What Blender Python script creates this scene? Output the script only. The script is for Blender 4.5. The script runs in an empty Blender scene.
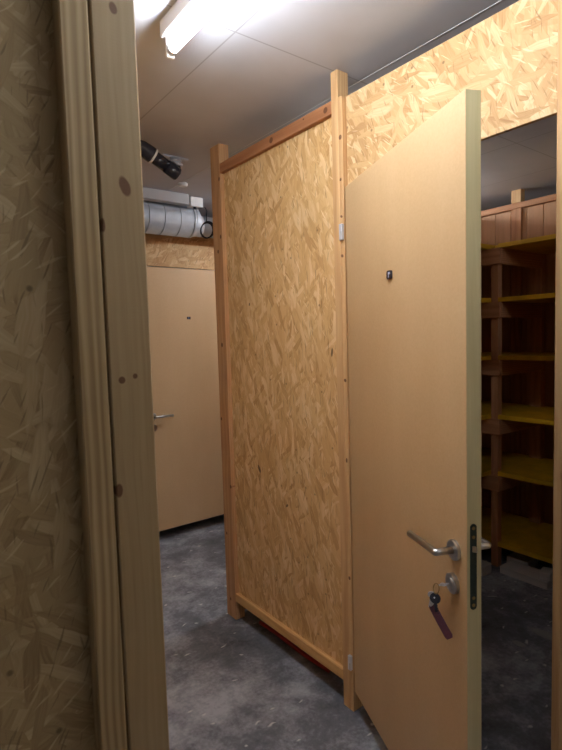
import bpy, bmesh, math, random
from mathutils import Vector, Matrix, Euler
random.seed(7)
S = bpy.context.scene
COL = S.collection
PI = math.pi

# ------------------------------------------------------------------ node helpers
class NT:
    def __init__(self, name):
        self.m = bpy.data.materials.new(name); self.m.use_nodes = True
        self.t = self.m.node_tree; self.t.nodes.clear()
        self.out = self.t.nodes.new('ShaderNodeOutputMaterial')
        self.b = self.t.nodes.new('ShaderNodeBsdfPrincipled')
        self.t.links.new(self.b.outputs[0], self.out.inputs[0])
    def n(self, kind, ins=None, **props):
        nd = self.t.nodes.new('ShaderNode' + kind)
        for k, v in props.items(): setattr(nd, k, v)
        for k, v in (ins or {}).items(): self.set(nd.inputs[k], v)
        return nd
    def set(self, sock, v):
        if hasattr(v, 'is_output') or isinstance(v, bpy.types.NodeSocket): self.t.links.new(v, sock)
        else:
            if isinstance(v, (tuple, list)) and len(v) == 3 and sock.type == 'RGBA': v = (*v, 1)
            sock.default_value = v
    def math(self, op, a, b=0.0, c=None, clamp=False):
        nd = self.n('Math', operation=op, use_clamp=clamp)
        self.set(nd.inputs[0], a); self.set(nd.inputs[1], b)
        if c is not None: self.set(nd.inputs[2], c)
        return nd.outputs[0]
    def vmath(self, op, a, b=(0, 0, 0)):
        nd = self.n('VectorMath', operation=op)
        self.set(nd.inputs[0], a); self.set(nd.inputs[1], b)
        return nd.outputs[0]
    def mix(self, f, a, b, blend='MIX'):
        nd = self.n('Mix', data_type='RGBA', blend_type=blend)
        self.set(nd.inputs[0], f); self.set(nd.inputs[6], a); self.set(nd.inputs[7], b)
        return nd.outputs[2]
    def ramp(self, f, stops, interp='LINEAR'):
        nd = self.n('ValToRGB'); cr = nd.color_ramp; cr.interpolation = interp
        while len(cr.elements) < len(stops): cr.elements.new(0.5)
        for el, (p, c) in zip(cr.elements, stops):
            el.position = p; el.color = (*c, 1) if len(c) == 3 else c
        self.set(nd.inputs[0], f)
        return nd.outputs[0]
    def maprange(self, v, a, b, c=0.0, d=1.0, smooth=False):
        nd = self.n('MapRange'); nd.clamp = True
        if smooth: nd.interpolation_type = 'SMOOTHSTEP'
        for i, x in enumerate((v, a, b, c, d)): self.set(nd.inputs[i], x)
        return nd.outputs[0]
    def mapping(self, v, loc=(0, 0, 0), rot=(0, 0, 0), scale=(1, 1, 1), typ='POINT'):
        return self.n('Mapping', {'Vector': v, 'Location': loc, 'Rotation': rot, 'Scale': scale}, vector_type=typ).outputs[0]
    def noise(self, v, scale, detail=3, rough=0.5, dist=0.0, out=0):
        return self.n('TexNoise', {'Vector': v, 'Scale': scale, 'Detail': detail, 'Roughness': rough, 'Distortion': dist}).outputs[out]
    def coords(self, jitter=True):
        c = self.n('TexCoord').outputs['Object']
        if jitter:
            r = self.n('ObjectInfo').outputs['Random']
            off = self.n('CombineXYZ', {0: self.math('MULTIPLY', r, 31.7), 1: self.math('MULTIPLY', r, 17.3), 2: self.math('MULTIPLY', r, 53.1)}).outputs[0]
            return c, self.vmath('ADD', c, off)
        return c, c
    def bump(self, h, strength=0.2, dist=0.002):
        nd = self.n('Bump', {'Height': h, 'Strength': strength, 'Distance': dist})
        self.t.links.new(nd.outputs[0], self.b.inputs['Normal'])
    def fin(self, color=None, rough=0.6, metal=0.0, spec=0.5, **kw):
        if color is not None: self.set(self.b.inputs['Base Color'], color)
        self.set(self.b.inputs['Roughness'], rough); self.set(self.b.inputs['Metallic'], metal)
        self.set(self.b.inputs['Specular IOR Level'], spec)
        for k, v in kw.items(): self.set(self.b.inputs[k], v)
        return self.m

def srgb(r, g, b):
    f = lambda c: (c / 12.92 if c <= 0.04045 else ((c + 0.055) / 1.055) ** 2.4)
    return tuple(f(x / 255) for x in (r, g, b))

# ------------------------------------------------------------------ materials
def osb(name, dark, mid, light, pale, base_ang=80, scale=1.0, spread=(0, 26, -28, 60, 10, -14), marks=()):
    """strand board: overlapping layers of long thin strands, in the local XZ plane"""
    N = NT(name)
    raw, c = N.coords()
    sep = N.n('SeparateXYZ', {0: c})
    uv = N.n('CombineXYZ', {0: sep.outputs[0], 1: sep.outputs[2], 2: 0.0}).outputs[0]
    wob = N.noise(uv, 9 / scale, 2, 0.5, out=1)
    uvw = N.vmath('ADD', uv, N.vmath('SCALE', N.vmath('SUBTRACT', wob, (0.5, 0.5, 0.5))))
    uvw.node.inputs[3].default_value = 1.0
    uvw2 = N.n('VectorMath', operation='MULTIPLY_ADD')
    N.set(uvw2.inputs[0], N.vmath('SUBTRACT', wob, (0.5, 0.5, 0.5))); N.set(uvw2.inputs[1], (0.035, 0.035, 0)); N.set(uvw2.inputs[2], uv)
    uvd = uvw2.outputs[0]
    col = None; hgt = None
    for i, da in enumerate(spread):
        a = math.radians(base_ang + da)
        # rotate so strand axis = local x, then stretch
        rot = N.mapping(uvd, loc=(3.1 * i, 7.7 * i, 0), rot=(0, 0, -a))
        st = N.mapping(rot, scale=(12 / scale, 92 / scale * (1 - 0.09 * i), 1))
        v = N.n('TexVoronoi', {'Vector': st, 'Scale': 1.0, 'Randomness': 1.0}, voronoi_dimensions='2D')
        sp = N.n('SeparateColor', {0: v.outputs['Color']})
        fib = N.noise(N.mapping(rot, scale=(14, 260, 1)), 1.0, 2, 0.6)
        tone = N.math('ADD', N.math('MULTIPLY', sp.outputs[0], 0.72), N.math('MULTIPLY', fib, 0.55))
        tone = N.math('SUBTRACT', tone, 0.15)
        lc = N.ramp(tone, [(0.05, dark), (0.32, mid), (0.62, light), (0.93, pale)])
        if col is None: col = lc; hgt = sp.outputs[0]
        else:
            pres = N.maprange(sp.outputs[1], 0.60, 0.64)
            edge = N.maprange(v.outputs['Distance'], 0.62, 0.50)
            f = N.math('MULTIPLY', pres, edge)
            # thin dark rim around strand ends
            rim = N.math('MULTIPLY', N.maprange(v.outputs['Distance'], 0.44, 0.56), f)
            lc = N.mix(N.math('MULTIPLY', rim, 0.35), lc, dark)
            col = N.mix(f, col, lc)
            hgt = N.math('ADD', N.math('MULTIPLY', f, N.math('ADD', sp.outputs[0], 0.6)), N.math('MULTIPLY', hgt, N.math('SUBTRACT', 1.0, f)))
    cloud = N.noise(uv, 3.5, 2, 0.5)
    col = N.mix(N.maprange(cloud, 0.3, 0.75, 0.1, 0.5), col, mid)
    for k, (da, lo, c2, amt) in enumerate(((6, 0.66, tuple(x * 0.55 for x in dark), 0.55), (-16, 0.68, pale, 0.7), (30, 0.69, tuple(x * 0.6 for x in dark), 0.5), (-34, 0.70, pale, 0.6))):
        rv = N.mapping(uvd, loc=(9.3 * k, 4.1 * k, 0), rot=(0, 0, -math.radians(base_ang + da)))
        sl = N.noise(N.mapping(rv, scale=(17 / scale, 170 / scale, 1)), 1.0, 1.0, 0.4)
        f = N.maprange(sl, lo, lo + 0.05)
        col = N.mix(N.math('MULTIPLY', f, amt), col, c2)
    speck = N.n('TexVoronoi', {'Vector': uv, 'Scale': 17.0}, voronoi_dimensions='2D')
    sc = N.n('SeparateColor', {0: speck.outputs['Color']})
    sf = N.math('MULTIPLY', N.maprange(speck.outputs['Distance'], 0.10, 0.05), N.math('GREATER_THAN', sc.outputs[0], 0.93))
    col = N.mix(N.math('MULTIPLY', sf, 0.6), col, tuple(x * 0.25 for x in dark))
    if marks: col = ellipse_marks(N, raw, col, marks, tuple(x * 0.16 for x in dark))
    N.bump(hgt, 0.4, 0.0015)
    return N.fin(col, 0.62, spec=0.3)

def ellipse_marks(N, raw, col, marks, dark, ring=None):
    sep = N.n('SeparateXYZ', {0: raw})
    wob = N.noise(raw, 40, 2, 0.5)
    for (axis, u, z, ru, rz, ang) in marks:
        a = N.math('SUBTRACT', sep.outputs['XYZ'.index(axis)], u); b = N.math('SUBTRACT', sep.outputs[2], z)
        ca, sa = math.cos(ang), math.sin(ang)
        p = N.math('ADD', N.math('MULTIPLY', a, ca / ru), N.math('MULTIPLY', b, sa / ru))
        q = N.math('ADD', N.math('MULTIPLY', a, -sa / rz), N.math('MULTIPLY', b, ca / rz))
        d = N.math('SQRT', N.math('ADD', N.math('MULTIPLY', p, p), N.math('MULTIPLY', q, q)))
        d = N.math('ADD', d, N.math('MULTIPLY', N.math('SUBTRACT', wob, 0.5), 0.5))
        f = N.maprange(d, 1.05, 0.75, 0, 0.85, smooth=True)
        col = N.mix(f, col, dark)
    return col

def pine(name, c_dark, c_light, knot=(0.10, 0.035, 0.012), knots=(), rnd_knots=0.35, streak=1.0, rough=0.6, saw=0.0):
    """sawn softwood with the grain along local Z"""
    N = NT(name)
    raw, c = N.coords()
    warp = N.n('VectorMath', operation='MULTIPLY_ADD')
    nz = N.noise(N.mapping(c, scale=(6, 6, 1.6)), 1.0, 2, 0.5, out=1)
    N.set(warp.inputs[0], N.vmath('SUBTRACT', nz, (0.5, 0.5, 0.5))); N.set(warp.inputs[1], (0.035, 0.035, 0.0)); N.set(warp.inputs[2], c)
    w = warp.outputs[0]
    wave = N.n('TexWave', {'Vector': N.mapping(w, rot=(0, 0, 0.6), scale=(1, 0.35, 0.015)), 'Scale': 30.0, 'Distortion': 7.0, 'Detail': 2.0, 'Detail Scale': 0.8}, wave_type='BANDS', bands_direction='X').outputs[1]
    fine = N.noise(N.mapping(w, scale=(180, 180, 3.5)), 1.0, 3, 0.6)
    broad = N.noise(N.mapping(w, scale=(22, 22, 1.2)), 1.0, 3, 0.55)
    t = N.math('ADD', N.math('MULTIPLY', wave, 0.22 * streak), N.math('MULTIPLY', fine, 0.36))
    t = N.math('ADD', t, N.math('MULTIPLY', broad, 0.42))
    t = N.math('ADD', t, 0.5 - 0.5 * (0.22 * streak + 0.78))
    col = N.ramp(t, [(0.22, c_dark), (0.75, c_light)])
    kv = N.n('TexVoronoi', {'Vector': N.mapping(c, scale=(9, 9, 4.2)), 'Scale': 1.0}, voronoi_dimensions='3D')
    kc = N.n('SeparateColor', {0: kv.outputs['Color']})
    kd = N.math('ADD', kv.outputs['Distance'], N.math('MULTIPLY', N.math('SUBTRACT', broad, 0.5), 0.12))
    kf = N.math('MULTIPLY', N.maprange(kd, 0.15, 0.09, 0, 0.85, smooth=True), N.math('LESS_THAN', kc.outputs[0], rnd_knots))
    halo = N.math('MULTIPLY', N.maprange(kd, 0.34, 0.10, 0, 0.4, smooth=True), N.math('LESS_THAN', kc.outputs[0], rnd_knots))
    col = N.mix(halo, col, c_dark); col = N.mix(kf, col, knot)
    if knots: col = ellipse_marks(N, raw, col, knots, knot)
    h = t
    if saw:
        sw = N.n('TexWave', {'Vector': raw, 'Scale': 62.0, 'Distortion': 0.6, 'Detail': 1.0}, bands_direction='Z').outputs[1]
        h = N.math('ADD', t, N.math('MULTIPLY', sw, saw))
        col = N.mix(N.math('MULTIPLY', sw, saw * 0.12), col, c_dark)
    N.bump(h, 0.25, 0.001)
    return N.fin(col, rough, spec=0.3)

def plain(name, color, rough=0.5, metal=0.0, spec=0.5, var=0.06, vscale=14, bump=0.0, **kw):
    N = NT(name)
    raw, c = N.coords()
    nz = N.noise(c, vscale, 4, 0.55)
    f = N.maprange(nz, 0.3, 0.7, 1 - var, 1 + var)
    cc = N.n('CombineXYZ', {0: f, 1: f, 2: f}).outputs[0]
    col = N.mix(1.0, (*color, 1), cc, 'MULTIPLY')
    if bump: N.bump(nz, bump, 0.001)
    return N.fin(col, rough, metal, spec, **kw)

M = {}
OD, OM, OL, OP = srgb(176, 128, 74), srgb(212, 170, 114), srgb(224, 188, 134), srgb(246, 220, 174)
M['osb'] = osb('osb_board_strands', OD, OM, OL, OP, 80, 1.3)
M['osb_mark'] = osb('osb_board_strands_marked', OD, OM, OL, OP, 80, 1.3,
                    marks=[('X', 0.585, 0.752, 0.009, 0.024, -0.5), ('X', 0.047, 1.324, 0.006, 0.02, 0.1), ('X', 0.624, 1.553, 0.005, 0.009, 0.3), ('X', 0.37, 0.62, 0.006, 0.012, 0.8)])
M['osb_header'] = osb('osb_header_strands', srgb(160, 116, 70), srgb(194, 155, 106), srgb(206, 170, 122), srgb(232, 206, 162), 55, 1.35, (0, 30, -30, 70, 12, -50))  # same board as the panel, colours darkened to offset the close lamp
M['osb_grey'] = osb('osb_grey_strands', srgb(122, 98, 64), srgb(154, 130, 92), srgb(164, 141, 102), srgb(192, 170, 132), 60, 1.3, (0, 40, -45, 85, 20))  # darker, greyer tones of the strand pattern
PL, PD = srgb(218, 180, 130), srgb(184, 136, 88)
M['pine'] = pine('pine_post', PD, PL)
M['pine_far_post'] = pine('pine_far_post', srgb(176, 126, 82), srgb(208, 164, 118), knots=[('Y', -0.036, 2.306, 0.008, 0.012, 0), ('Y', -0.004, 1.471, 0.010, 0.013, 0), ('Y', -0.038, 0.726, 0.007, 0.012, 0), ('Y', 0.030, 1.08, 0.007, 0.010, 0),
                         ('Y', 0.0, 1.95, 0.008, 0.011, 0), ('Y', -0.03, 2.02, 0.008, 0.012, 0), ('Y', 0.004, 0.10, 0.007, 0.010, 0), ('Y', 0.02, 0.46, 0.006, 0.009, 0)])
M['pine_stile'] = pine('pine_stile', PD, PL, knots=[('Y', 0.0, 2.232, 0.008, 0.010, 0), ('Y', 0.003, 2.08, 0.006, 0.007, 0.4), ('Y', 0.002, 1.80, 0.008, 0.006, 0.5), ('Y', 0.002, 1.945, 0.008, 0.005, 0.5), ('Y', 0.0, 1.33, 0.008, 0.007, 0.2), ('Y', 0.0, 1.02, 0.005, 0.010, 0), ('Y', -0.002, 0.55, 0.006, 0.008, 0)])
M['pine_red'] = pine('pine_reddish', srgb(146, 94, 60), srgb(184, 130, 90), rnd_knots=0.25,
                     knots=[('Y', 0.0, 0.380, 0.014, 0.015, 0.0), ('Y', 0.0, 0.03, 0.012, 0.013, 0.0), ('Y', -0.012, 0.16, 0.004, 0.006, 0.0)])
M['pine_rail'] = pine('pine_bottom_rail', srgb(194, 142, 84), srgb(228, 184, 124), rnd_knots=0.3)
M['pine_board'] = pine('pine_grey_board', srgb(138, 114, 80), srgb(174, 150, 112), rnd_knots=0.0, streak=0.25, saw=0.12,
                       knots=[('X', 0.0045, 1.744, 0.009, 0.018, 0.35), ('X', 0.0, 2.009, 0.007, 0.010, 0.2), ('X', -0.016, 1.44, 0.006, 0.006, 0), ('X', 0.006, 1.445, 0.0045, 0.005, 0),
                              ('X', -0.030, 1.264, 0.007, 0.012, 0), ('X', -0.033, 1.68, 0.004, 0.012, 0)])
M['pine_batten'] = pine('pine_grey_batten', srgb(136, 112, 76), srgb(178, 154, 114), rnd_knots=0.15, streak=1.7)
M['pine_brown'] = pine('brown_stained_timber', srgb(150, 98, 62), srgb(192, 138, 96), rnd_knots=0.25)
M['plank_brown'] = pine('brown_plank_boarding', srgb(156, 110, 74), srgb(196, 148, 106), rnd_knots=0.3, streak=0.3)
M['yellow'] = plain('yellow_shelf_board', srgb(206, 160, 30), 0.45, var=0.18, vscale=9)
M['plank_grey'] = pine('grey_old_plank', srgb(176, 166, 156), srgb(206, 198, 190), rnd_knots=0.1)

def laminate():
    N = NT('tan_door_laminate')
    raw, c = N.coords()
    a = N.noise(N.mapping(c, scale=(5, 5, 1.4)), 1.0, 3, 0.5)
    b = N.noise(c, 160, 2, 0.5)
    t = N.math('ADD', N.math('MULTIPLY', a, 0.6), N.math('MULTIPLY', b, 0.4))
    col = N.ramp(t, [(0.3, srgb(197, 163, 120)), (0.7, srgb(209, 177, 134))])
    N.bump(b, 0.06, 0.0006)
    return N.fin(col, 0.48, spec=0.4)
M['laminate'] = laminate()
M['door_edge'] = pine('door_edge_lipping', srgb(184, 168, 124), srgb(208, 194, 150), rnd_knots=0.0, streak=0.5)
M['dark_line'] = plain('dark_door_core', srgb(60, 48, 36), 0.8)
M['steel'] = plain('brushed_steel', srgb(200, 198, 196), 0.30, 1.0, var=0.05, vscale=60)
M['zinc'] = plain('zinc_plated_steel', srgb(212, 213, 218), 0.4, 0.4, var=0.05)
M['lockplate'] = plain('dark_lock_plate', srgb(62, 72, 66), 0.42, 0.7, var=0.12, vscale=50)
M['galv'] = plain('galvanised_duct', srgb(190, 194, 200), 0.55, 0.5, var=0.08, vscale=22)
M['black'] = plain('black_plastic', srgb(50, 49, 58), 0.25, var=0.1)
M['white_plastic'] = plain('white_plastic', srgb(226, 226, 224), 0.45, var=0.02)
M['grey_plastic'] = plain('grey_trunking', srgb(176, 176, 178), 0.45, var=0.03)
M['lamp_body'] = plain('lamp_housing_paint', srgb(214, 216, 220), 0.4, var=0.02)
M['pale_mark'] = plain('pale_grey_mark', srgb(150, 150, 170), 0.5, var=0.02)
M['leather'] = plain('dark_purple_leather', srgb(94, 52, 66), 0.5, var=0.2, vscale=120, bump=0.2)
M['brass'] = plain('aged_brass', srgb(150, 128, 84), 0.35, 0.9, var=0.08)
M['red'] = plain('dull_red_plastic', srgb(150, 28, 24), 0.5, var=0.1)
M['screw'] = plain('dark_screw', srgb(70, 60, 52), 0.4, 0.7)
M['wallpaint'] = plain('white_masonry_paint', srgb(206, 204, 200), 0.85, var=0.04, vscale=3)

def tube_mat(name, power):
    N = NT(name)
    e = N.n('Emission', {'Color': (0.87, 0.95, 1.04, 1), 'Strength': power})
    N.t.links.new(e.outputs[0], N.out.inputs[0])
    return N.m
M['tube'] = tube_mat('fluorescent_glow', 54.0)
M['tube_fill'] = tube_mat('dim_fill_glow', 26.0)

def concrete():
    N = NT('dark_concrete_floor')
    raw, c = N.coords(False)
    a = N.noise(c, 1.7, 5, 0.6, 0.4); b = N.noise(c, 7.0, 6, 0.65, 0.3); g = N.noise(c, 60, 3, 0.6)
    t = N.math('ADD', N.math('ADD', N.math('MULTIPLY', a, 0.5), N.math('MULTIPLY', b, 0.5)), N.math('MULTIPLY', g, 0.18))
    col = N.ramp(t, [(0.40, srgb(66, 67, 71)), (0.56, srgb(112, 113, 118)), (0.72, srgb(176, 177, 182))])
    # pale scratches and flecks
    v = N.n('TexVoronoi', {'Vector': N.mapping(N.vmath('ADD', c, N.vmath('MULTIPLY', N.noise(c, 8, 2, 0.5, out=1), (0.12, 0.12, 0))), rot=(0, 0, 0.7), scale=(11, 24, 1)), 'Scale': 1.0}, voronoi_dimensions='2D')
    vc = N.n('SeparateColor', {0: v.outputs['Color']})
    f = N.math('MULTIPLY', N.maprange(v.outputs['Distance'], 0.16, 0.06), N.math('GREATER_THAN', vc.outputs[0], 0.86))
    col = N.mix(N.math('MULTIPLY', f, 0.8), col, srgb(214, 212, 206))
    sc = N.math('SUBTRACT', 1.0, N.math('ABSOLUTE', N.math('MULTIPLY', N.math('SUBTRACT', N.noise(c, 5.5, 4, 0.6, 1.2), 0.5), 9.0)), clamp=True)
    sc = N.math('MULTIPLY', N.math('POWER', sc, 6.0), N.maprange(N.noise(c, 2.2, 2), 0.5, 0.68))
    col = N.mix(N.math('MULTIPLY', sc, 0.35), col, srgb(168, 168, 170))
    # paler elliptical patches
    sep = N.n('SeparateXYZ', {0: raw})
    for (x, y, rx, ry) in ((2.48, 1.17, 0.035, 0.09), (2.31, 1.215, 0.02, 0.035), (0.98, 1.12, 0.04, 0.035)):
        p = N.math('DIVIDE', N.math('SUBTRACT', sep.outputs[0], x), rx); q = N.math('DIVIDE', N.math('SUBTRACT', sep.outputs[1], y), ry)
        d = N.math('ADD', N.math('ADD', N.math('MULTIPLY', p, p), N.math('MULTIPLY', q, q)), N.math('MULTIPLY', N.math('SUBTRACT', b, 0.5), 1.5))
        col = N.mix(N.maprange(d, 1.2, 0.5, 0, 0.6), col, srgb(170, 166, 156))
    N.bump(N.math('ADD', b, N.math('MULTIPLY', g, 0.4)), 0.15, 0.004)
    rough = N.maprange(b, 0.3, 0.7, 0.42, 0.62)
    return N.fin(col, rough, spec=0.4)
M['concrete'] = concrete()

def ceiling_mat():
    N = NT('white_ceiling_boards')
    raw, c = N.coords(False)
    sep = N.n('SeparateXYZ', {0: raw})
    f = None
    for ax, vals in ((0, (-0.2, 0.37, 0.947, 2.10, 2.68, 3.27, 3.85)), (1, (-0.35, 1.438, 3.222))):
        for v in vals:
            d = N.math('ABSOLUTE', N.math('SUBTRACT', sep.outputs[ax], v))
            k = N.maprange(d, 0.004, 0.0015)
            f = k if f is None else N.math('MAXIMUM', f, k)
    base = N.ramp(N.noise(c, 2.5, 4, 0.6), [(0.3, srgb(192, 191, 196)), (0.7, srgb(204, 203, 208))])
    col = N.mix(N.math('MULTIPLY', f, 0.45), base, srgb(110, 106, 104))
    N.bump(N.noise(c, 90, 3, 0.6), 0.08, 0.002)
    return N.fin(col, 0.55, spec=0.35)
M['ceiling'] = ceiling_mat()

# ------------------------------------------------------------------ mesh helpers
def bm_box(bm, lo, hi, mi=0):
    x0, y0, z0 = lo; x1, y1, z1 = hi
    v = [bm.verts.new(p) for p in ((x0, y0, z0), (x1, y0, z0), (x1, y1, z0), (x0, y1, z0), (x0, y0, z1), (x1, y0, z1), (x1, y1, z1), (x0, y1, z1))]
    fs = [bm.faces.new([v[i] for i in q]) for q in ((3, 2, 1, 0), (4, 5, 6, 7), (0, 1, 5, 4), (1, 2, 6, 5), (2, 3, 7, 6), (3, 0, 4, 7))]
    for f in fs: f.material_index = mi
    return fs

def bm_bevel(bm, w, seg=1):
    bmesh.ops.bevel(bm, geom=list(bm.edges), offset=w, segments=seg, affect='EDGES', profile=0.5)

def bm_tube(bm, pts, rad, seg=20, caps=True, smooth=True):
    pts = [Vector(p) for p in pts]; n = len(pts)
    rads = rad if isinstance(rad, (list, tuple)) else [rad] * n
    rings = []; up = None
    for i, p in enumerate(pts):
        t = ((pts[min(i + 1, n - 1)] - p).normalized() + (p - pts[max(i - 1, 0)]).normalized()).normalized()
        if up is None:
            up = Vector((0, 0, 1)) if abs(t.z) < 0.9 else Vector((1, 0, 0))
        a = (up - t * up.dot(t)).normalized(); b = t.cross(a); up = a
        rings.append([bm.verts.new(p + (a * math.cos(2 * PI * k / seg) + b * math.sin(2 * PI * k / seg)) * rads[i]) for k in range(seg)])
    for r0, r1 in zip(rings, rings[1:]):
        for k in range(seg):
            f = bm.faces.new((r0[k], r0[(k + 1) % seg], r1[(k + 1) % seg], r1[k])); f.smooth = smooth
    if caps:
        bm.faces.new(list(reversed(rings[0]))); bm.faces.new(rings[-1])

def bm_ring(bm, c, ax_u, ax_v, R, r, n=32, m=10):
    c = Vector(c); u = Vector(ax_u).normalized(); v = Vector(ax_v).normalized(); w = u.cross(v)
    g = []
    for i in range(n):
        a = 2 * PI * i / n; d = u * math.cos(a) + v * math.sin(a)
        g.append([bm.verts.new(c + d * (R + r * math.cos(2 * PI * j / m)) + w * (r * math.sin(2 * PI * j / m))) for j in range(m)])
    for i in range(n):
        for j in range(m):
            f = bm.faces.new((g[i][j], g[(i + 1) % n][j], g[(i + 1) % n][(j + 1) % m], g[i][(j + 1) % m])); f.smooth = True

def arc(p0, corner, p1, r, n=6):
    """polyline p0 -> corner (rounded) -> p1"""
    p0, c, p1 = Vector(p0), Vector(corner), Vector(p1)
    a = c + (p0 - c).normalized() * r; b = c + (p1 - c).normalized() * r
    return [p0] + [(a.lerp(c, t)).lerp(c.lerp(b, t), t) for t in [i / n for i in range(n + 1)]] + [p1]

def obj(name, bm, mat, parent=None, mw=None):
    """link bm as one mesh object; mw = its world matrix (mesh is in local coordinates)"""
    bmesh.ops.recalc_face_normals(bm, faces=list(bm.faces))
    me = bpy.data.meshes.new(name); bm.to_mesh(me); bm.free()
    for m in (mat if isinstance(mat, (list, tuple)) else [mat]): me.materials.append(m)
    o = bpy.data.objects.new(name, me); COL.objects.link(o)
    mw = mw or Matrix.Identity(4)
    if parent is not None:
        o.parent = parent
        o.matrix_parent_inverse = Matrix.Identity(4)
        o.matrix_basis = world_of(parent).inverted() @ mw
    else: o.matrix_basis = mw
    return o

def world_of(o):
    return (world_of(o.parent) @ o.matrix_basis) if o.parent else o.matrix_basis.copy()

def empty(name, loc, rz=0.0):
    o = bpy.data.objects.new(name, None); COL.objects.link(o)
    o.empty_display_size = 0.1
    o.matrix_basis = Matrix.Translation(loc) @ Matrix.Rotation(rz, 4, 'Z')
    return o

def tag(o, label=None, cat=None, group=None, kind=None):
    if label: o['label'] = label
    if cat: o['category'] = cat
    if group: o['group'] = group
    if kind: o['kind'] = kind
    return o

AX = {'Z': Matrix.Identity(4), 'Y': Matrix.Rotation(-PI / 2, 4, 'X'), 'X': Matrix.Rotation(PI / 2, 4, 'Y')}
def lumber(name, lo, hi, mat, parent=None, bevel=0.002, axis=None):
    """sawn timber filling the box lo..hi; its grain (local Z) runs along the longest side"""
    d = [hi[i] - lo[i] for i in range(3)]
    axis = axis or 'XYZ'[d.index(max(d))]
    ctr = Vector([(lo[i] + hi[i]) / 2 for i in range(3)])
    start = ctr.copy(); k = 'XYZ'.index(axis); start[k] = lo[k]
    R = AX[axis]; mw = Matrix.Translation(start) @ R
    inv = mw.inverted()
    a, b = inv @ Vector(lo), inv @ Vector(hi)
    bm = bmesh.new()
    bm_box(bm, [min(a[i], b[i]) for i in range(3)], [max(a[i], b[i]) for i in range(3)])
    if bevel: bm_bevel(bm, bevel)
    return obj(name, bm, mat, parent, mw)

def board(name, origin, w, h, t, mat, parent=None, along='X', bevel=0.001):
    """sheet: local X = width (world X or Y), local Z = height, thickness t along local Y"""
    R = Matrix.Identity(4) if along == 'X' else Matrix.Rotation(PI / 2, 4, 'Z')
    mw = Matrix.Translation(origin) @ R
    bm = bmesh.new(); bm_box(bm, (0, 0, 0), (w, t, h))
    if bevel: bm_bevel(bm, bevel)
    return obj(name, bm, mat, parent, mw)

def simple(name, lo, hi, mat, parent=None, bevel=0.0, seg=1, rz=0.0):
    ctr = Vector([(lo[i] + hi[i]) / 2 for i in range(3)]); ctr.z = lo[2]
    bm = bmesh.new(); bm_box(bm, [lo[i] - ctr[i] for i in range(3)], [hi[i] - ctr[i] for i in range(3)])
    if bevel: bm_bevel(bm, bevel, seg)
    return obj(name, bm, mat, parent, Matrix.Translation(ctr) @ Matrix.Rotation(rz, 4, 'Z'))

CEIL = 2.48
# ------------------------------------------------------------------ the room
X0, X1, Y0, Y1 = -1.5, 5.2, -1.9, 4.9
def shell(name, lo, hi, mat):
    bm = bmesh.new(); bm_box(bm, lo, hi); return tag(obj(name, bm, mat), kind='structure')
shell('floor', (X0, Y0, -0.1), (X1, Y1, 0), M['concrete'])
shell('ceiling', (X0, Y0, CEIL), (X1, Y1, CEIL + 0.1), M['ceiling'])
shell('wall_left', (X0 - 0.1, Y0 - 0.1, -0.1), (X0, Y1 + 0.1, CEIL + 0.1), M['wallpaint'])
shell('wall_right', (X1, Y0 - 0.1, -0.1), (X1 + 0.1, Y1 + 0.1, CEIL + 0.1), M['wallpaint'])
shell('wall_front', (X0, Y0 - 0.1, -0.1), (X1, Y0, CEIL + 0.1), M['wallpaint'])
shell('wall_back', (X0, Y1, -0.1), (X1, Y1 + 0.1, CEIL + 0.1), M['wallpaint'])
shell('lit_joint_1', (1.5117, Y0, CEIL - 0.0012), (1.5143, Y1, CEIL), M['white_plastic'])  # white strip standing in for light raking along a ceiling board joint

# ------------------------------------------------------------------ centre partition bay
XF = 1.375
p = tag(empty('osb_partition', (1.40, 1.9, 0)), 'yellowish OSB partition panel framed by pale pine posts and rails, standing left of the ajar door', 'partition', 'OSB partitions around the corridor')
lumber('post', (XF, 2.274, 0), (1.432, 2.363, CEIL), M['pine_far_post'], p)
lumber('post', (XF, 1.420, 0), (1.432, 1.456, CEIL), M['pine'], p)
lumber('stile', (XF, 1.399, 0), (1.432, 1.4198, 2.378), M['pine_stile'], p)
lumber('top_rail', (XF, 1.4565, 2.332), (1.397, 2.2735, 2.380), M['pine_red'], p)
lumber('bottom_rail', (XF, 1.4565, 0.104), (1.397, 2.2735, 0.148), M['pine_rail'], p)
board('osb_board', (1.409, 1.4565, 0.112), 0.817, 2.262, 0.0115, M['osb_mark'], p, along='Y')

# header over the door and the jamb on its other side
h = tag(empty('header_panel', (1.40, 1.0, 2.05)), 'pale OSB header panel above the ajar door, just under the ceiling', 'panel', None)
board('osb_board', (1.412, 0.6335, 2.054), 0.765, 0.325, 0.0145, M['osb_header'], h, along='Y')
j = tag(empty('osb_partition', (1.40, -0.2, 0)), 'OSB partition with a pale pine door jamb, cut by the photo edge right of the doorway', 'partition', 'OSB partitions around the corridor')
lumber('stile', (XF, 0.612, 0), (1.432, 0.633, CEIL), M['pine'], j)
lumber('post', (XF, 0.5755, 0), (1.432, 0.6118, CEIL), M['pine'], j)
lumber('post', (XF, -1.899, 0), (1.432, -1.83, CEIL), M['pine'], j)
lumber('top_rail', (XF, -1.83, 2.332), (1.397, 0.5755, 2.380), M['pine_red'], j)
lumber('bottom_rail', (XF, -1.83, 0.104), (1.397, 0.5755, 0.148), M['pine_rail'], j)
board('osb_board', (1.409, -1.83, 0.112), 2.405, 2.262, 0.0115, M['osb'], j, along='Y')

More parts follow.
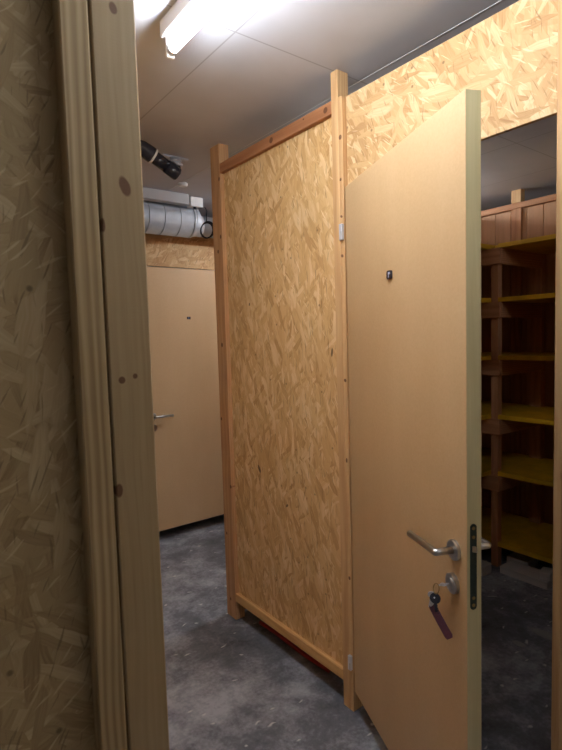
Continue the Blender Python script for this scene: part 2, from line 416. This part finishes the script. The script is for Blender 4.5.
# ------------------------------------------------------------------ near partition at left
g = tag(empty('osb_partition', (-0.4, 0.83, 0)), 'shaded greyish OSB partition close to the viewer with a batten and flat board at its edge', 'partition', 'OSB partitions around the corridor')
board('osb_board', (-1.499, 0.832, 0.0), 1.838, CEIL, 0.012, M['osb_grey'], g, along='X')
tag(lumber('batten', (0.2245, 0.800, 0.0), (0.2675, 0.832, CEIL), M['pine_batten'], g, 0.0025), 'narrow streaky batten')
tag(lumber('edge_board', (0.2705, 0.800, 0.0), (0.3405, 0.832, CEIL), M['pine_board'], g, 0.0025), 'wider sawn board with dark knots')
# side of that compartment along the corridor
q = tag(empty('osb_partition', (0.3, 1.6, 0)), 'OSB corridor side running away behind the edge of the near partition', 'partition', 'OSB partitions around the corridor')
board('osb_board', (0.338, 0.846, 0.0), 1.45, 2.37, 0.012, M['osb'], q, along='Y')
lumber('post', (0.28, 2.297, 0), (0.338, 2.363, CEIL), M['pine'], q)

# ------------------------------------------------------------------ far partition with its own door
YF = 3.535
f = tag(empty('osb_partition', (1.8, YF, 0)), 'far OSB partition above and around the closed tan door, below the duct', 'partition', 'OSB partitions around the corridor')
board('osb_board', (X0 + 0.002, YF, 2.043), 6.60, 0.337, 0.014, M['osb_header'], f, along='X')
board('osb_board', (X0 + 0.002, YF, 0.10), 2.93 - 0.004, 1.942, 0.014, M['osb'], f, along='X')
board('osb_board', (2.226, YF, 0.10), 2.88, 1.942, 0.014, M['osb'], f, along='X')
lumber('post', (1.39, YF + 0.0145, 0), (1.43, YF + 0.075, CEIL), M['pine'], f)
lumber('post', (2.226, YF + 0.0145, 0), (2.266, YF + 0.075, CEIL), M['pine'], f)

d2 = tag(empty('door_2', (1.436, YF + 0.006, 0)), 'closed tan door at the far end of the corridor, under the duct', 'door', None, 'structure')
bm = bmesh.new(); bm_box(bm, (0, 0, 0.087), (0.784, 0.036, 2.039)); bm_bevel(bm, 0.0015)
obj('leaf', bm, M['laminate'], d2, world_of(d2))
def disc(name, c, r, depth, mat, parent, base, axis='Y', seg=32, bev=0.002):
    bm = bmesh.new()
    c = Vector(c); ax = Vector((0, -1, 0)) if axis == 'Y' else Vector((0, 1, 0))
    bm_tube(bm, [c, c + ax * (depth - bev), c + ax * depth], [r, r, r - bev], seg, smooth=False)
    return obj(name, bm, mat, parent, base)
def lever_set(parent, base, s, z, direction, side='Y', off=0.0):
    sg = -1 if side == 'Y' else 1
    l = disc('handle_rosette', (s, off, z), 0.026, 0.009, M['steel'], parent, base, side)
    bm = bmesh.new()
    pts = arc((s, off + sg * 0.006, z), (s, off + sg * 0.054, z), (s + direction * 0.135, off + sg * 0.054, z - 0.002), 0.004, 3)
    bm_tube(bm, pts, 0.0092, 20)
    tag(obj('lever', bm, M['steel'], parent, base), 'brushed steel lever')
W2 = world_of(d2)
lever_set(d2, W2, 0.062, 0.952, 1)
disc('keyhole_rosette', (0.062, 0, 0.868), 0.026, 0.009, M['steel'], d2, W2)
bm = bmesh.new(); bm_box(bm, (0.369, -0.003, 1.660), (0.399, 0, 1.679)); bm_bevel(bm, 0.001)
np2 = obj('number_plate', bm, M['black'], d2, W2)
bm = bmesh.new(); bm_box(bm, (0.3815, -0.0036, 1.663), (0.3855, -0.003, 1.676))
obj('mark', bm, M['pale_mark'], np2, W2)

# ------------------------------------------------------------------ the ajar door (local X to its lock edge, local -Y out of its face)
DW = 0.7665
d1 = tag(empty('door_1', (1.3815, 1.398, 0), math.atan2(-0.91595, -0.40129)), 'ajar tan door with steel lever and keys in its lock, hinged on the pine post', 'door', None, 'structure')
W1 = world_of(d1)
bm = bmesh.new()
for fc in bm_box(bm, (0.004, 0, 0.088), (DW, 0.041, 2.050)):
    fc.normal_update()
    fc.material_index = 0 if abs(fc.normal.y) > 0.9 else 1
leaf = obj('leaf', bm, [M['laminate'], M['door_edge']], d1, W1)
bv = leaf.modifiers.new('soft_edges', 'BEVEL'); bv.width = 0.0012; bv.segments = 1; bv.material = 0
# lock plate on the lock edge
bm = bmesh.new()
zc0, zc1, rw = 0.833, 1.030, 0.0088
ol = [(rw * math.cos(a), zc1 + rw * math.sin(a)) for a in [PI * i / 12 for i in range(13)]] + [(rw * math.cos(a), zc0 + rw * math.sin(a)) for a in [PI + PI * i / 12 for i in range(13)]]
va = [bm.verts.new((DW - 0.0005, 0.0180 + a, b)) for a, b in ol]; vb = [bm.verts.new((DW + 0.0014, 0.0180 + a, b)) for a, b in ol]
bm.faces.new(vb); bm.faces.new(list(reversed(va)))
for i in range(len(ol)): bm.faces.new((va[i], va[(i + 1) % len(ol)], vb[(i + 1) % len(ol)], vb[i]))
lp = tag(obj('lock_plate', bm, M['lockplate'], d1, W1), 'dark rounded lock plate')
bm = bmesh.new()
v = [bm.verts.new(p_) for p_ in ((DW, 0.0140, 0.969), (DW, 0.0225, 0.969), (DW, 0.0140, 0.984), (DW, 0.0225, 0.984), (DW + 0.010, 0.0210, 0.970), (DW + 0.010, 0.0225, 0.970), (DW + 0.010, 0.0210, 0.983), (DW + 0.010, 0.0225, 0.983))]
for q_ in ((0, 1, 3, 2), (0, 4, 5, 1), (1, 5, 7, 3), (3, 7, 6, 2), (2, 6, 4, 0), (4, 6, 7, 5)): bm.faces.new([v[i] for i in q_])
obj('latch_bolt', bm, M['steel'], lp, W1)
bm = bmesh.new(); bm_box(bm, (DW, 0.0135, 0.862), (DW + 0.0022, 0.0225, 0.893)); bm_bevel(bm, 0.0004)
obj('dead_bolt', bm, M['lockplate'], lp, W1)
for z in (0.836, 0.846 + 0.008, 1.006, 1.028):
    bm = bmesh.new(); bm_tube(bm, [(DW + 0.001, 0.018, z), (DW + 0.0024, 0.018, z)], 0.0042, 14, smooth=False)
    obj('screw', bm, M['brass'], lp, W1)
lever_set(d1, W1, 0.717, 0.957, -1)
lever_set(d1, W1, 0.717, 0.957, -1, 'Yb', 0.041)
kr = disc('keyhole_rosette', (0.711, 0, 0.868), 0.026, 0.010, M['steel'], d1, W1)
bm = bmesh.new(); bm_tube(bm, [(0.711, -0.009, 0.868), (0.711, -0.012, 0.868), (0.711, -0.013, 0.868)], [0.0155, 0.0155, 0.0145], 28, smooth=False)
obj('lock_cylinder', bm, M['steel'], kr, W1)
disc('keyhole_rosette', (0.711, 0.041, 0.868), 0.026, 0.010, M['steel'], d1, W1, 'Yb')
# small number plate
bm = bmesh.new(); bm_box(bm, (0.357, -0.006, 1.669), (0.387, 0, 1.695))
bmesh.ops.bevel(bm, geom=[e_ for e_ in bm.edges if abs((e_.verts[0].co - e_.verts[1].co).y) > 0.004], offset=0.007, segments=4, affect='EDGES', profile=0.5)
npl = tag(obj('number_plate', bm, M['black'], d1, W1), 'small rounded black plate with a pale mark')
bm = bmesh.new(); bm_box(bm, (0.3685, -0.0066, 1.674), (0.373, -0.006, 1.690)); bm_box(bm, (0.373, -0.0066, 1.683), (0.382, -0.006, 1.690))
obj('mark', bm, M['pale_mark'], npl, W1)
# hinges
for z0 in (1.857, 0.177):
    bm = bmesh.new()
    bm_box(bm, (1.3625, 1.3985, z0), (1.3748, 1.4145, z0 + 0.059)); bm_bevel(bm, 0.0012)
    hg = tag(obj('hinge', bm, M['zinc'], d1), 'pale zinc hinge')
    bm = bmesh.new(); bm_box(bm, (1.3612, 1.3998, z0 + 0.004), (1.3626, 1.4050, z0 + 0.031))
    obj('hinge_screw_cover', bm, M['grey_plastic'], hg)

# keys hanging from the lock (a thing of its own)
def dl(s, o_, z): return W1 @ Vector((s, -o_, z))
kb = tag(empty('key_ring', dl(0.705, 0.02, 0.85)), 'key ring with keys and a dark purple leather fob hanging from the door lock', 'keys')
bm = bmesh.new()
bm_box(bm, (0.7102, -0.030, 0.8665), (0.7118, -0.0135, 0.8695))
bm_tube(bm, [(0.711, -0.030, 0.8669), (0.711, -0.030, 0.8691)], 0.0075, 20, smooth=False); bm_box(bm, (0.7085, -0.044, 0.8669), (0.7135, -0.030, 0.8691))
tag(obj('key', bm, M['zinc'], kb, W1), 'key turned in the lock')
bm = bmesh.new(); bm_ring(bm, (0.706, -0.047, 0.8575), (1, 0, 0), (0, -0.3, -1), 0.0125, 0.0012)
obj('split_ring', bm, M['brass'], kb, W1)
def key(name, top, ang, mat, tilt=0.0, L=0.030, head=0.0105):
    bm = bmesh.new()
    bm_tube(bm, [(0, -0.001, -head), (0, 0.001, -head)], head, 22, smooth=False)
    bm_box(bm, (-0.0035, -0.0009, -2 * head - L), (0.0035, 0.0009, -1.7 * head))
    for k in range(4): bm_box(bm, (0.0035, -0.0009, -2 * head - 0.006 - 0.006 * k), (0.0035 + 0.001 + 0.0006 * (k % 2), 0.0009, -2 * head - 0.003 - 0.006 * k))
    return obj(name, bm, mat, kb, W1 @ Matrix.Translation(top) @ Matrix.Rotation(ang, 4, 'Y') @ Matrix.Rotation(tilt, 4, 'Z'))
key('key', (0.704, -0.050, 0.846), -0.15, M['black'], 0.9, 0.020, 0.0135)
key('key', (0.699, -0.053, 0.847), 0.30, M['zinc'], 0.9)
bm = bmesh.new(); bm_ring(bm, (0.694, -0.052, 0.815), (1, 0, 0.4), (0.1, -0.6, -1), 0.0085, 0.0012); 
bm_tube(bm, [(0.705, -0.051, 0.836), (0.701, -0.052, 0.824), (0.692, -0.052, 0.809)], 0.0022, 8)
tag(obj('clasp', bm, M['zinc'], kb, W1), 'small steel clasp')
# leather fob: flat strip, slightly bent, swinging towards the lock edge
bm = bmesh.new()
T = Vector((0.688, -0.050, 0.808)); B = Vector((0.728, -0.022, 0.735))
ax_ = (B - T); L = ax_.length; t_ = ax_.normalized(); w_ = Vector((0.80, -0.55, 0.25)).cross(t_).normalized(); n_ = t_.cross(w_)
rows = []
for i in range(15):
    u_ = i / 14; hw = 0.0095 * (1 + 0.05 * u_)
    if i == 14: hw *= 0.72
    if i == 0: hw *= 0.75
    c_ = T + ax_ * u_ + n_ * (0.004 * math.sin(PI * u_))
    rows.append([bm.verts.new(c_ + w_ * sx * hw + n_ * sy * 0.0028) for sx, sy in ((-1, -1), (1, -1), (1, 1), (-1, 1))])
for a_, b_ in zip(rows, rows[1:]):
    for k in range(4): bm.faces.new((a_[k], a_[(k + 1) % 4], b_[(k + 1) % 4], b_[k]))
bm.faces.new(rows[0]); bm.faces.new(list(reversed(rows[-1])))
bm_bevel(bm, 0.0007)
tag(obj('fob', bm, M['leather'], kb, W1), 'dark purple leather fob')

# ------------------------------------------------------------------ compartment behind the door: plank walls and shelves
def plank_wall(name, lo, hi, along, mat, parent, pw=0.118):
    """tongue-and-groove boarding as one mesh: vertical planks side by side"""
    k = 0 if along == 'X' else 1
    n = max(1, round((hi[k] - lo[k]) / pw)); w = (hi[k] - lo[k]) / n
    bm = bmesh.new()
    for i in range(n):
        a, b = list(lo), list(hi); a[k] = lo[k] + w * i + 0.001; b[k] = lo[k] + w * (i + 1) - 0.001
        tmp = bmesh.new(); bm_box(tmp, a, b); bm_bevel(tmp, 0.003)
        me = bpy.data.meshes.new('t'); tmp.to_mesh(me); tmp.free(); bm.from_mesh(me); bpy.data.meshes.remove(me)
    return obj(name, bm, mat, parent)
r = tag(empty('plank_partition', (3.57, 1.2, 0)), 'brown vertical plank partition with top rail and pale post at the back of the storage compartment', 'partition', 'plank partitions of the compartment')
plank_wall('boarding', (3.572, 0.225, 0.02), (3.592, 2.30, 2.350), 'Y', M['plank_brown'], r)
lumber('top_rail', (3.548, 0.225, 2.352), (3.598, 2.30, 2.392), M['pine_brown'], r)
tag(lumber('post', (3.545, 1.868, 2.392), (3.600, 1.938, CEIL), M['pine'], r), 'short pale post up to the ceiling')
for y in (1.868, 0.70):
    lumber('stud', (3.552, y, 0.02), (3.5715, y + 0.070, 2.352), M['pine_brown'], r)
s = tag(empty('plank_partition', (2.5, 2.31, 0)), 'brown plank side partition behind the inner shelf bay of the compartment', 'partition', 'plank partitions of the compartment')
plank_wall('boarding', (1.433, 2.302, 0.02), (3.60, 2.322, 2.36), 'X', M['plank_brown'], s)
s2 = tag(empty('plank_partition', (2.5, 0.2, 0)), 'brown plank partition on the near side of the compartment, right of the doorway', 'partition', 'plank partitions of the compartment')
plank_wall('boarding', (1.433, 0.200, 0.02), (3.60, 0.220, 2.15), 'X', M['plank_brown'], s2)  # unseen; top lowered to let lamp light into the compartment

sh = tag(empty('shelving_unit', (3.2, 1.7, 0)), 'corner shelving with yellow boards on brown posts inside the dark compartment', 'shelves')
PX0, PX1, PY0, PY1 = 2.990, 3.036, 1.716, 1.762
tops = (2.033, 1.707, 1.350, 0.980, 0.620, 0.163)
for k, zt in enumerate(tops):
    zb = zt - 0.026
    bm = bmesh.new()
    bm_box(bm, (PX0, 0.225, zb), (3.545, PY0 - 0.0005, zt)); bm_box(bm, (PX1 + 0.0005, PY0 - 0.0005, zb), (3.545, PY1 + 0.001, zt))
    tag(obj('shelf_board', bm, M['yellow'], sh), 'yellow board of the long back shelf')
    bm = bmesh.new(); bm_box(bm, (1.60, PY1 + 0.0015, zb), (3.545, 2.300, zt))
    tag(obj('shelf_board', bm, M['yellow'], sh), 'yellow board of the side shelf')
    if k < 5:
        lumber('cleat', (PX0 - 0.022, PY0 - 0.022, zb - 0.097), (PX0, 2.300, zb - 0.0005), M['pine_brown'], sh)
        lumber('cleat', (PX0 + 0.0003, PY0 - 0.022, zb - 0.097), (3.545, PY0, zb - 0.0005), M['pine_brown'], sh)
lumber('post', (PX0, PY0, 0), (PX1, PY1, 2.006), M['pine_brown'], sh)
lumber('post', (3.485, 1.690, 0.164), (3.545, 1.768, 2.006), M['pine_brown'], sh)
lumber('post', (PX0 + 0.0005, 0.230, 0), (PX1, 0.276, 2.006), M['pine_brown'], sh)

# things on the compartment floor
lumber('plank', (2.925, 1.375, 0), (3.06, 1.665, 0.046), M['plank_grey'], None, 0.003)
pk = bpy.context.scene.objects['plank']; tag(pk, 'pale grey plank lying on the compartment floor under the lowest shelf', 'plank')
o = simple('wood_block', (2.945, 1.380, 0.0463), (3.04, 1.440, 0.086), M['plank_grey'], None, 0.003); o.rotation_euler[2] = 0.25
tag(o, 'small brownish block resting on the right end of the grey plank', 'block')
o = simple('wood_strip', (3.065, 1.560, 0.0463 - 0.0463), (3.20, 1.700, 0.060), M['plank_grey'], None, 0.004)
tag(o, 'flat grey offcut behind the left end of the grey plank', 'offcut')
o = simple('wood_block', (2.80, 1.700, 0.0), (2.895, 1.790, 0.062), M['plank_grey'], None, 0.006, 2)
tag(o, 'rounded grey block on the compartment floor just past the door edge', 'block')

# dull red hose in the gap below the partition
bm = bmesh.new()
pts = [Vector((1.452 + 0.010 * t + 0.004 * math.sin(7 * t), 2.16 - 0.52 * t, 0.0095)) for t in [i / 16 for i in range(17)]]
bm_tube(bm, pts, 0.0095, 14)
tag(obj('red_cable', bm, M['red']), 'thick dull red cable lying in the dark gap under the OSB partition panel', 'cable')

# ------------------------------------------------------------------ ceiling lamps
def make_lamp(name, loc, L, label, rz=0.0, glow='tube'):
    l = tag(empty(name, loc, rz), label, 'lamp', 'fluorescent ceiling lamps')
    Wl = world_of(l)
    bm = bmesh.new(); bm_box(bm, (-0.024, -0.02, -0.050), (0.052, L + 0.02, 0)); bm_bevel(bm, 0.003)
    obj('housing', bm, M['lamp_body'], l, Wl)
    for y, sg in ((-0.004, 1), (L + 0.004, -1)):
        bm = bmesh.new(); bm_box(bm, (-0.013, y - 0.006, -0.112), (0.013, y + 0.006, -0.0495)); bm_bevel(bm, 0.003)
        hd = obj('lamp_holder', bm, M['white_plastic'], l, Wl)
        bm = bmesh.new(); bm_tube(bm, [(0, y + sg * 0.006, -0.090), (0, y + sg * 0.024, -0.090)], 0.0150, 20, smooth=True)
        obj('tube_cap', bm, M['zinc'], hd, Wl)
    bm = bmesh.new(); bm_tube(bm, [(0, 0.0205, -0.090), (0, L - 0.0205, -0.090)], 0.0145, 16)
    obj('tube', bm, M[glow], l, Wl)
    return l
LAMP_Y1 = 1.500; LAMP_L = 1.25
make_lamp('fluorescent_lamp', (0.748, LAMP_Y1 - LAMP_L, CEIL), LAMP_L, 'lit fluorescent tube lamp on the white ceiling above the corridor')
make_lamp('fluorescent_lamp', (3.30, 2.46, CEIL), 1.22, 'fluorescent tube lamp on the ceiling of the cross passage behind the OSB partition panel', PI / 2)
make_lamp('fluorescent_lamp', (2.75, -0.25, CEIL), 0.90, 'added fill lamp, unseen, on the ceiling of the neighbouring compartment right of the doorway', PI / 2, 'tube_fill')  # added out of view to brighten the compartment interior
make_lamp('fluorescent_lamp', (1.05, -1.80, CEIL), 0.60, 'short dim added fill lamp, unseen, on the corridor ceiling behind the viewer', 0.0, 'tube_fill')  # added behind the camera as fill for the near partition

# ------------------------------------------------------------------ services under the far ceiling
du = tag(empty('ventilation_duct', (1.0, 3.35, 2.343)), 'round galvanised ventilation duct under the ceiling above the far door', 'duct')
dz, dr = 2.343, 0.1105
bm = bmesh.new()
bm_tube(bm, [(X0 + 0.01, 3.35, dz), (1.7620, 3.35, dz)], dr, 56)
for sx in (0.60, 1.00, 1.415, 1.526, 1.643):
    bm_tube(bm, [(sx - 0.0015, 3.35, dz), (sx + 0.0015, 3.35, dz)], dr + 0.0022, 56)
bm_tube(bm, [(1.745, 3.35, dz), (1.7615, 3.35, dz)], dr + 0.0025, 56)
obj('duct_pipe', bm, M['galv'], du)
bm = bmesh.new(); bm_tube(bm, [(1.7625, 3.35, dz), (1.774, 3.35, dz), (1.824, 3.35, dz - 0.023), (1.84, 3.35, dz - 0.023)], [dr, dr, 0.0755, 0.0755], 40)
obj('reducer', bm, M['galv'], du)
bm = bmesh.new(); bm_tube(bm, [(1.8405, 3.35, dz - 0.023), (X1 - 0.01, 3.35, dz - 0.023)], 0.0734, 36)
obj('duct_pipe', bm, M['galv'], du)

tr = tag(simple('cable_trunking', (X0 + 0.01, 3.165, 2.412), (1.668, 3.222, CEIL), M['grey_plastic'], None, 0.003), 'grey cable trunking running along the ceiling above the duct', 'trunking')
jb = tag(empty('junction_box', (1.715, 3.19, 2.41)), 'white junction box at the end of the grey cable trunking, above the duct', 'junction box')
simple('box_lid', (1.676, 3.160, 2.404), (1.770, 3.170, 2.468), M['white_plastic'], jb, 0.003, 2)
simple('box_body', (1.677, 3.170, 2.405), (1.769, 3.225, 2.467), M['white_plastic'], jb, 0.002)
bm = bmesh.new(); bm_tube(bm, [(1.715, 3.178, 2.409), (1.715, 3.178, 2.392)], 0.010, 14)
obj('cable_gland', bm, M['black'], jb)
cc = tag(empty('hanging_cable', (1.76, 3.04, 2.24)), 'black cable loop hanging from the junction box in front of the duct', 'cable')
bm = bmesh.new()
bm_tube(bm, [(1.715, 3.178, 2.391), (1.716, 3.13, 2.383), (1.716, 3.04, 2.37), (1.705, 3.0, 2.34), (1.690, 2.985, 2.26)], 0.004, 10)
obj('cable', bm, M['black'], cc)
bm = bmesh.new()
for k in range(3): bm_ring(bm, (1.690 + 0.002 * k, 2.985 - 0.004 * k, 2.210 + 0.002 * k), (0.45, -0.9, 0), (0, 0, 1), 0.048 + 0.002 * k, 0.0042, 36, 8)
obj('loop', bm, M['black'], cc)

dp = tag(empty('drain_pipe', (1.2, 2.45, 2.40)), 'black plastic drain pipe slanting down below the ceiling, left of the far post', 'pipe')
K, B = Vector((1.072, 2.42, 2.4127)), Vector((1.217, 2.42, 2.338))
D = (B - K).normalized(); K0 = K - D * 0.040
bm = bmesh.new(); bm_tube(bm, [(0.80, 2.42, K0.z + 0.004), (K0.x - 0.02, 2.42, K0.z + 0.004), K0, K, K + D * 0.012], [0.034, 0.034, 0.036, 0.039, 0.039], 28); obj('socket', bm, M['black'], dp)
bm = bmesh.new(); bm_tube(bm, [K + D * 0.0122, K + D * 0.022], 0.0385, 28); tag(obj('seal_ring', bm, M['white_plastic'], dp), 'white seal ring')
bm = bmesh.new(); bm_tube(bm, [K + D * 0.0222, K + D * 0.095], 0.031, 28); obj('pipe_run', bm, M['black'], dp)
bm = bmesh.new(); bm_tube(bm, [K + D * 0.0952, B - D * 0.006, B], [0.0335, 0.0335, 0.031], 28)
bt = Vector((1.280, 2.570, 2.428))
bm_tube(bm, [B - D * 0.035, B - D * 0.03 + Vector((0.030, 0.07, 0.045)), bt - Vector((0, 0, 0.022)), bt], [0.020, 0.026, 0.029, 0.029], 24); obj('branch', bm, M['black'], dp)
bm = bmesh.new()
bm_tube(bm, [bt + Vector((0, 0, 0.0005)), bt + Vector((0, 0, 0.014))], 0.038, 24, smooth=True)
bm_tube(bm, [bt + Vector((0, 0, 0.010)), (bt.x, bt.y, CEIL - 0.007)], 0.028, 16)
bm_tube(bm, [bt + Vector((0, 0, 0.024)), bt + Vector((0, 0, 0.030))], 0.035, 24, smooth=True)
bm_box(bm, (bt.x - 0.075, bt.y - 0.012, CEIL - 0.008), (bt.x + 0.075, bt.y + 0.012, CEIL))
tag(obj('ceiling_bracket', bm, M['zinc'], dp), 'metal bracket fixed to the ceiling')
bm = bmesh.new(); bm_tube(bm, [(1.525, 2.97, CEIL), (1.525, 2.97, CEIL - 0.014), (1.525, 2.97, CEIL - 0.020)], [0.030, 0.030, 0.020], 28)
tag(obj('ceiling_rose', bm, M['white_plastic']), 'small white round fitting on the ceiling near the duct', 'ceiling fitting')

# ------------------------------------------------------------------ camera
F, PITCH, ROLL, YAW, H = 513.0, 0.07254, -0.02924, 0.6486, 1.5
d = Vector((math.sin(YAW) * math.cos(PITCH), math.cos(YAW) * math.cos(PITCH), -math.sin(PITCH)))
r0 = Vector((math.cos(YAW), -math.sin(YAW), 0)); u0 = r0.cross(d)
rr = r0 * math.cos(ROLL) + u0 * math.sin(ROLL); uu = -r0 * math.sin(ROLL) + u0 * math.cos(ROLL)
cam = bpy.data.cameras.new('camera'); co = bpy.data.objects.new('camera', cam); COL.objects.link(co)
co.matrix_world = Matrix(((rr.x, uu.x, -d.x, 0), (rr.y, uu.y, -d.y, 0), (rr.z, uu.z, -d.z, H), (0, 0, 0, 1)))
cam.sensor_fit = 'VERTICAL'; cam.sensor_height = 36; cam.lens = 36 * F / 750; cam.clip_start = 0.02
cam.dof.use_dof = True; cam.dof.focus_distance = 2.1; cam.dof.aperture_fstop = 9.0
S.camera = co

w = bpy.data.worlds.new('world'); w.use_nodes = True; S.world = w
w.node_tree.nodes['Background'].inputs[0].default_value = (0.02, 0.02, 0.025, 1)
w.node_tree.nodes['Background'].inputs[1].default_value = 0.2
S.cycles.max_bounces = 14; S.cycles.diffuse_bounces = 9; S.cycles.glossy_bounces = 4
S.cycles.use_denoising = True
S.cycles.sample_clamp_indirect = 8
S.view_settings.view_transform = 'Standard'; S.view_settings.look = 'None'
S.view_settings.exposure = 0.85; S.view_settings.gamma = 1.0
S.view_settings.use_curve_mapping = False
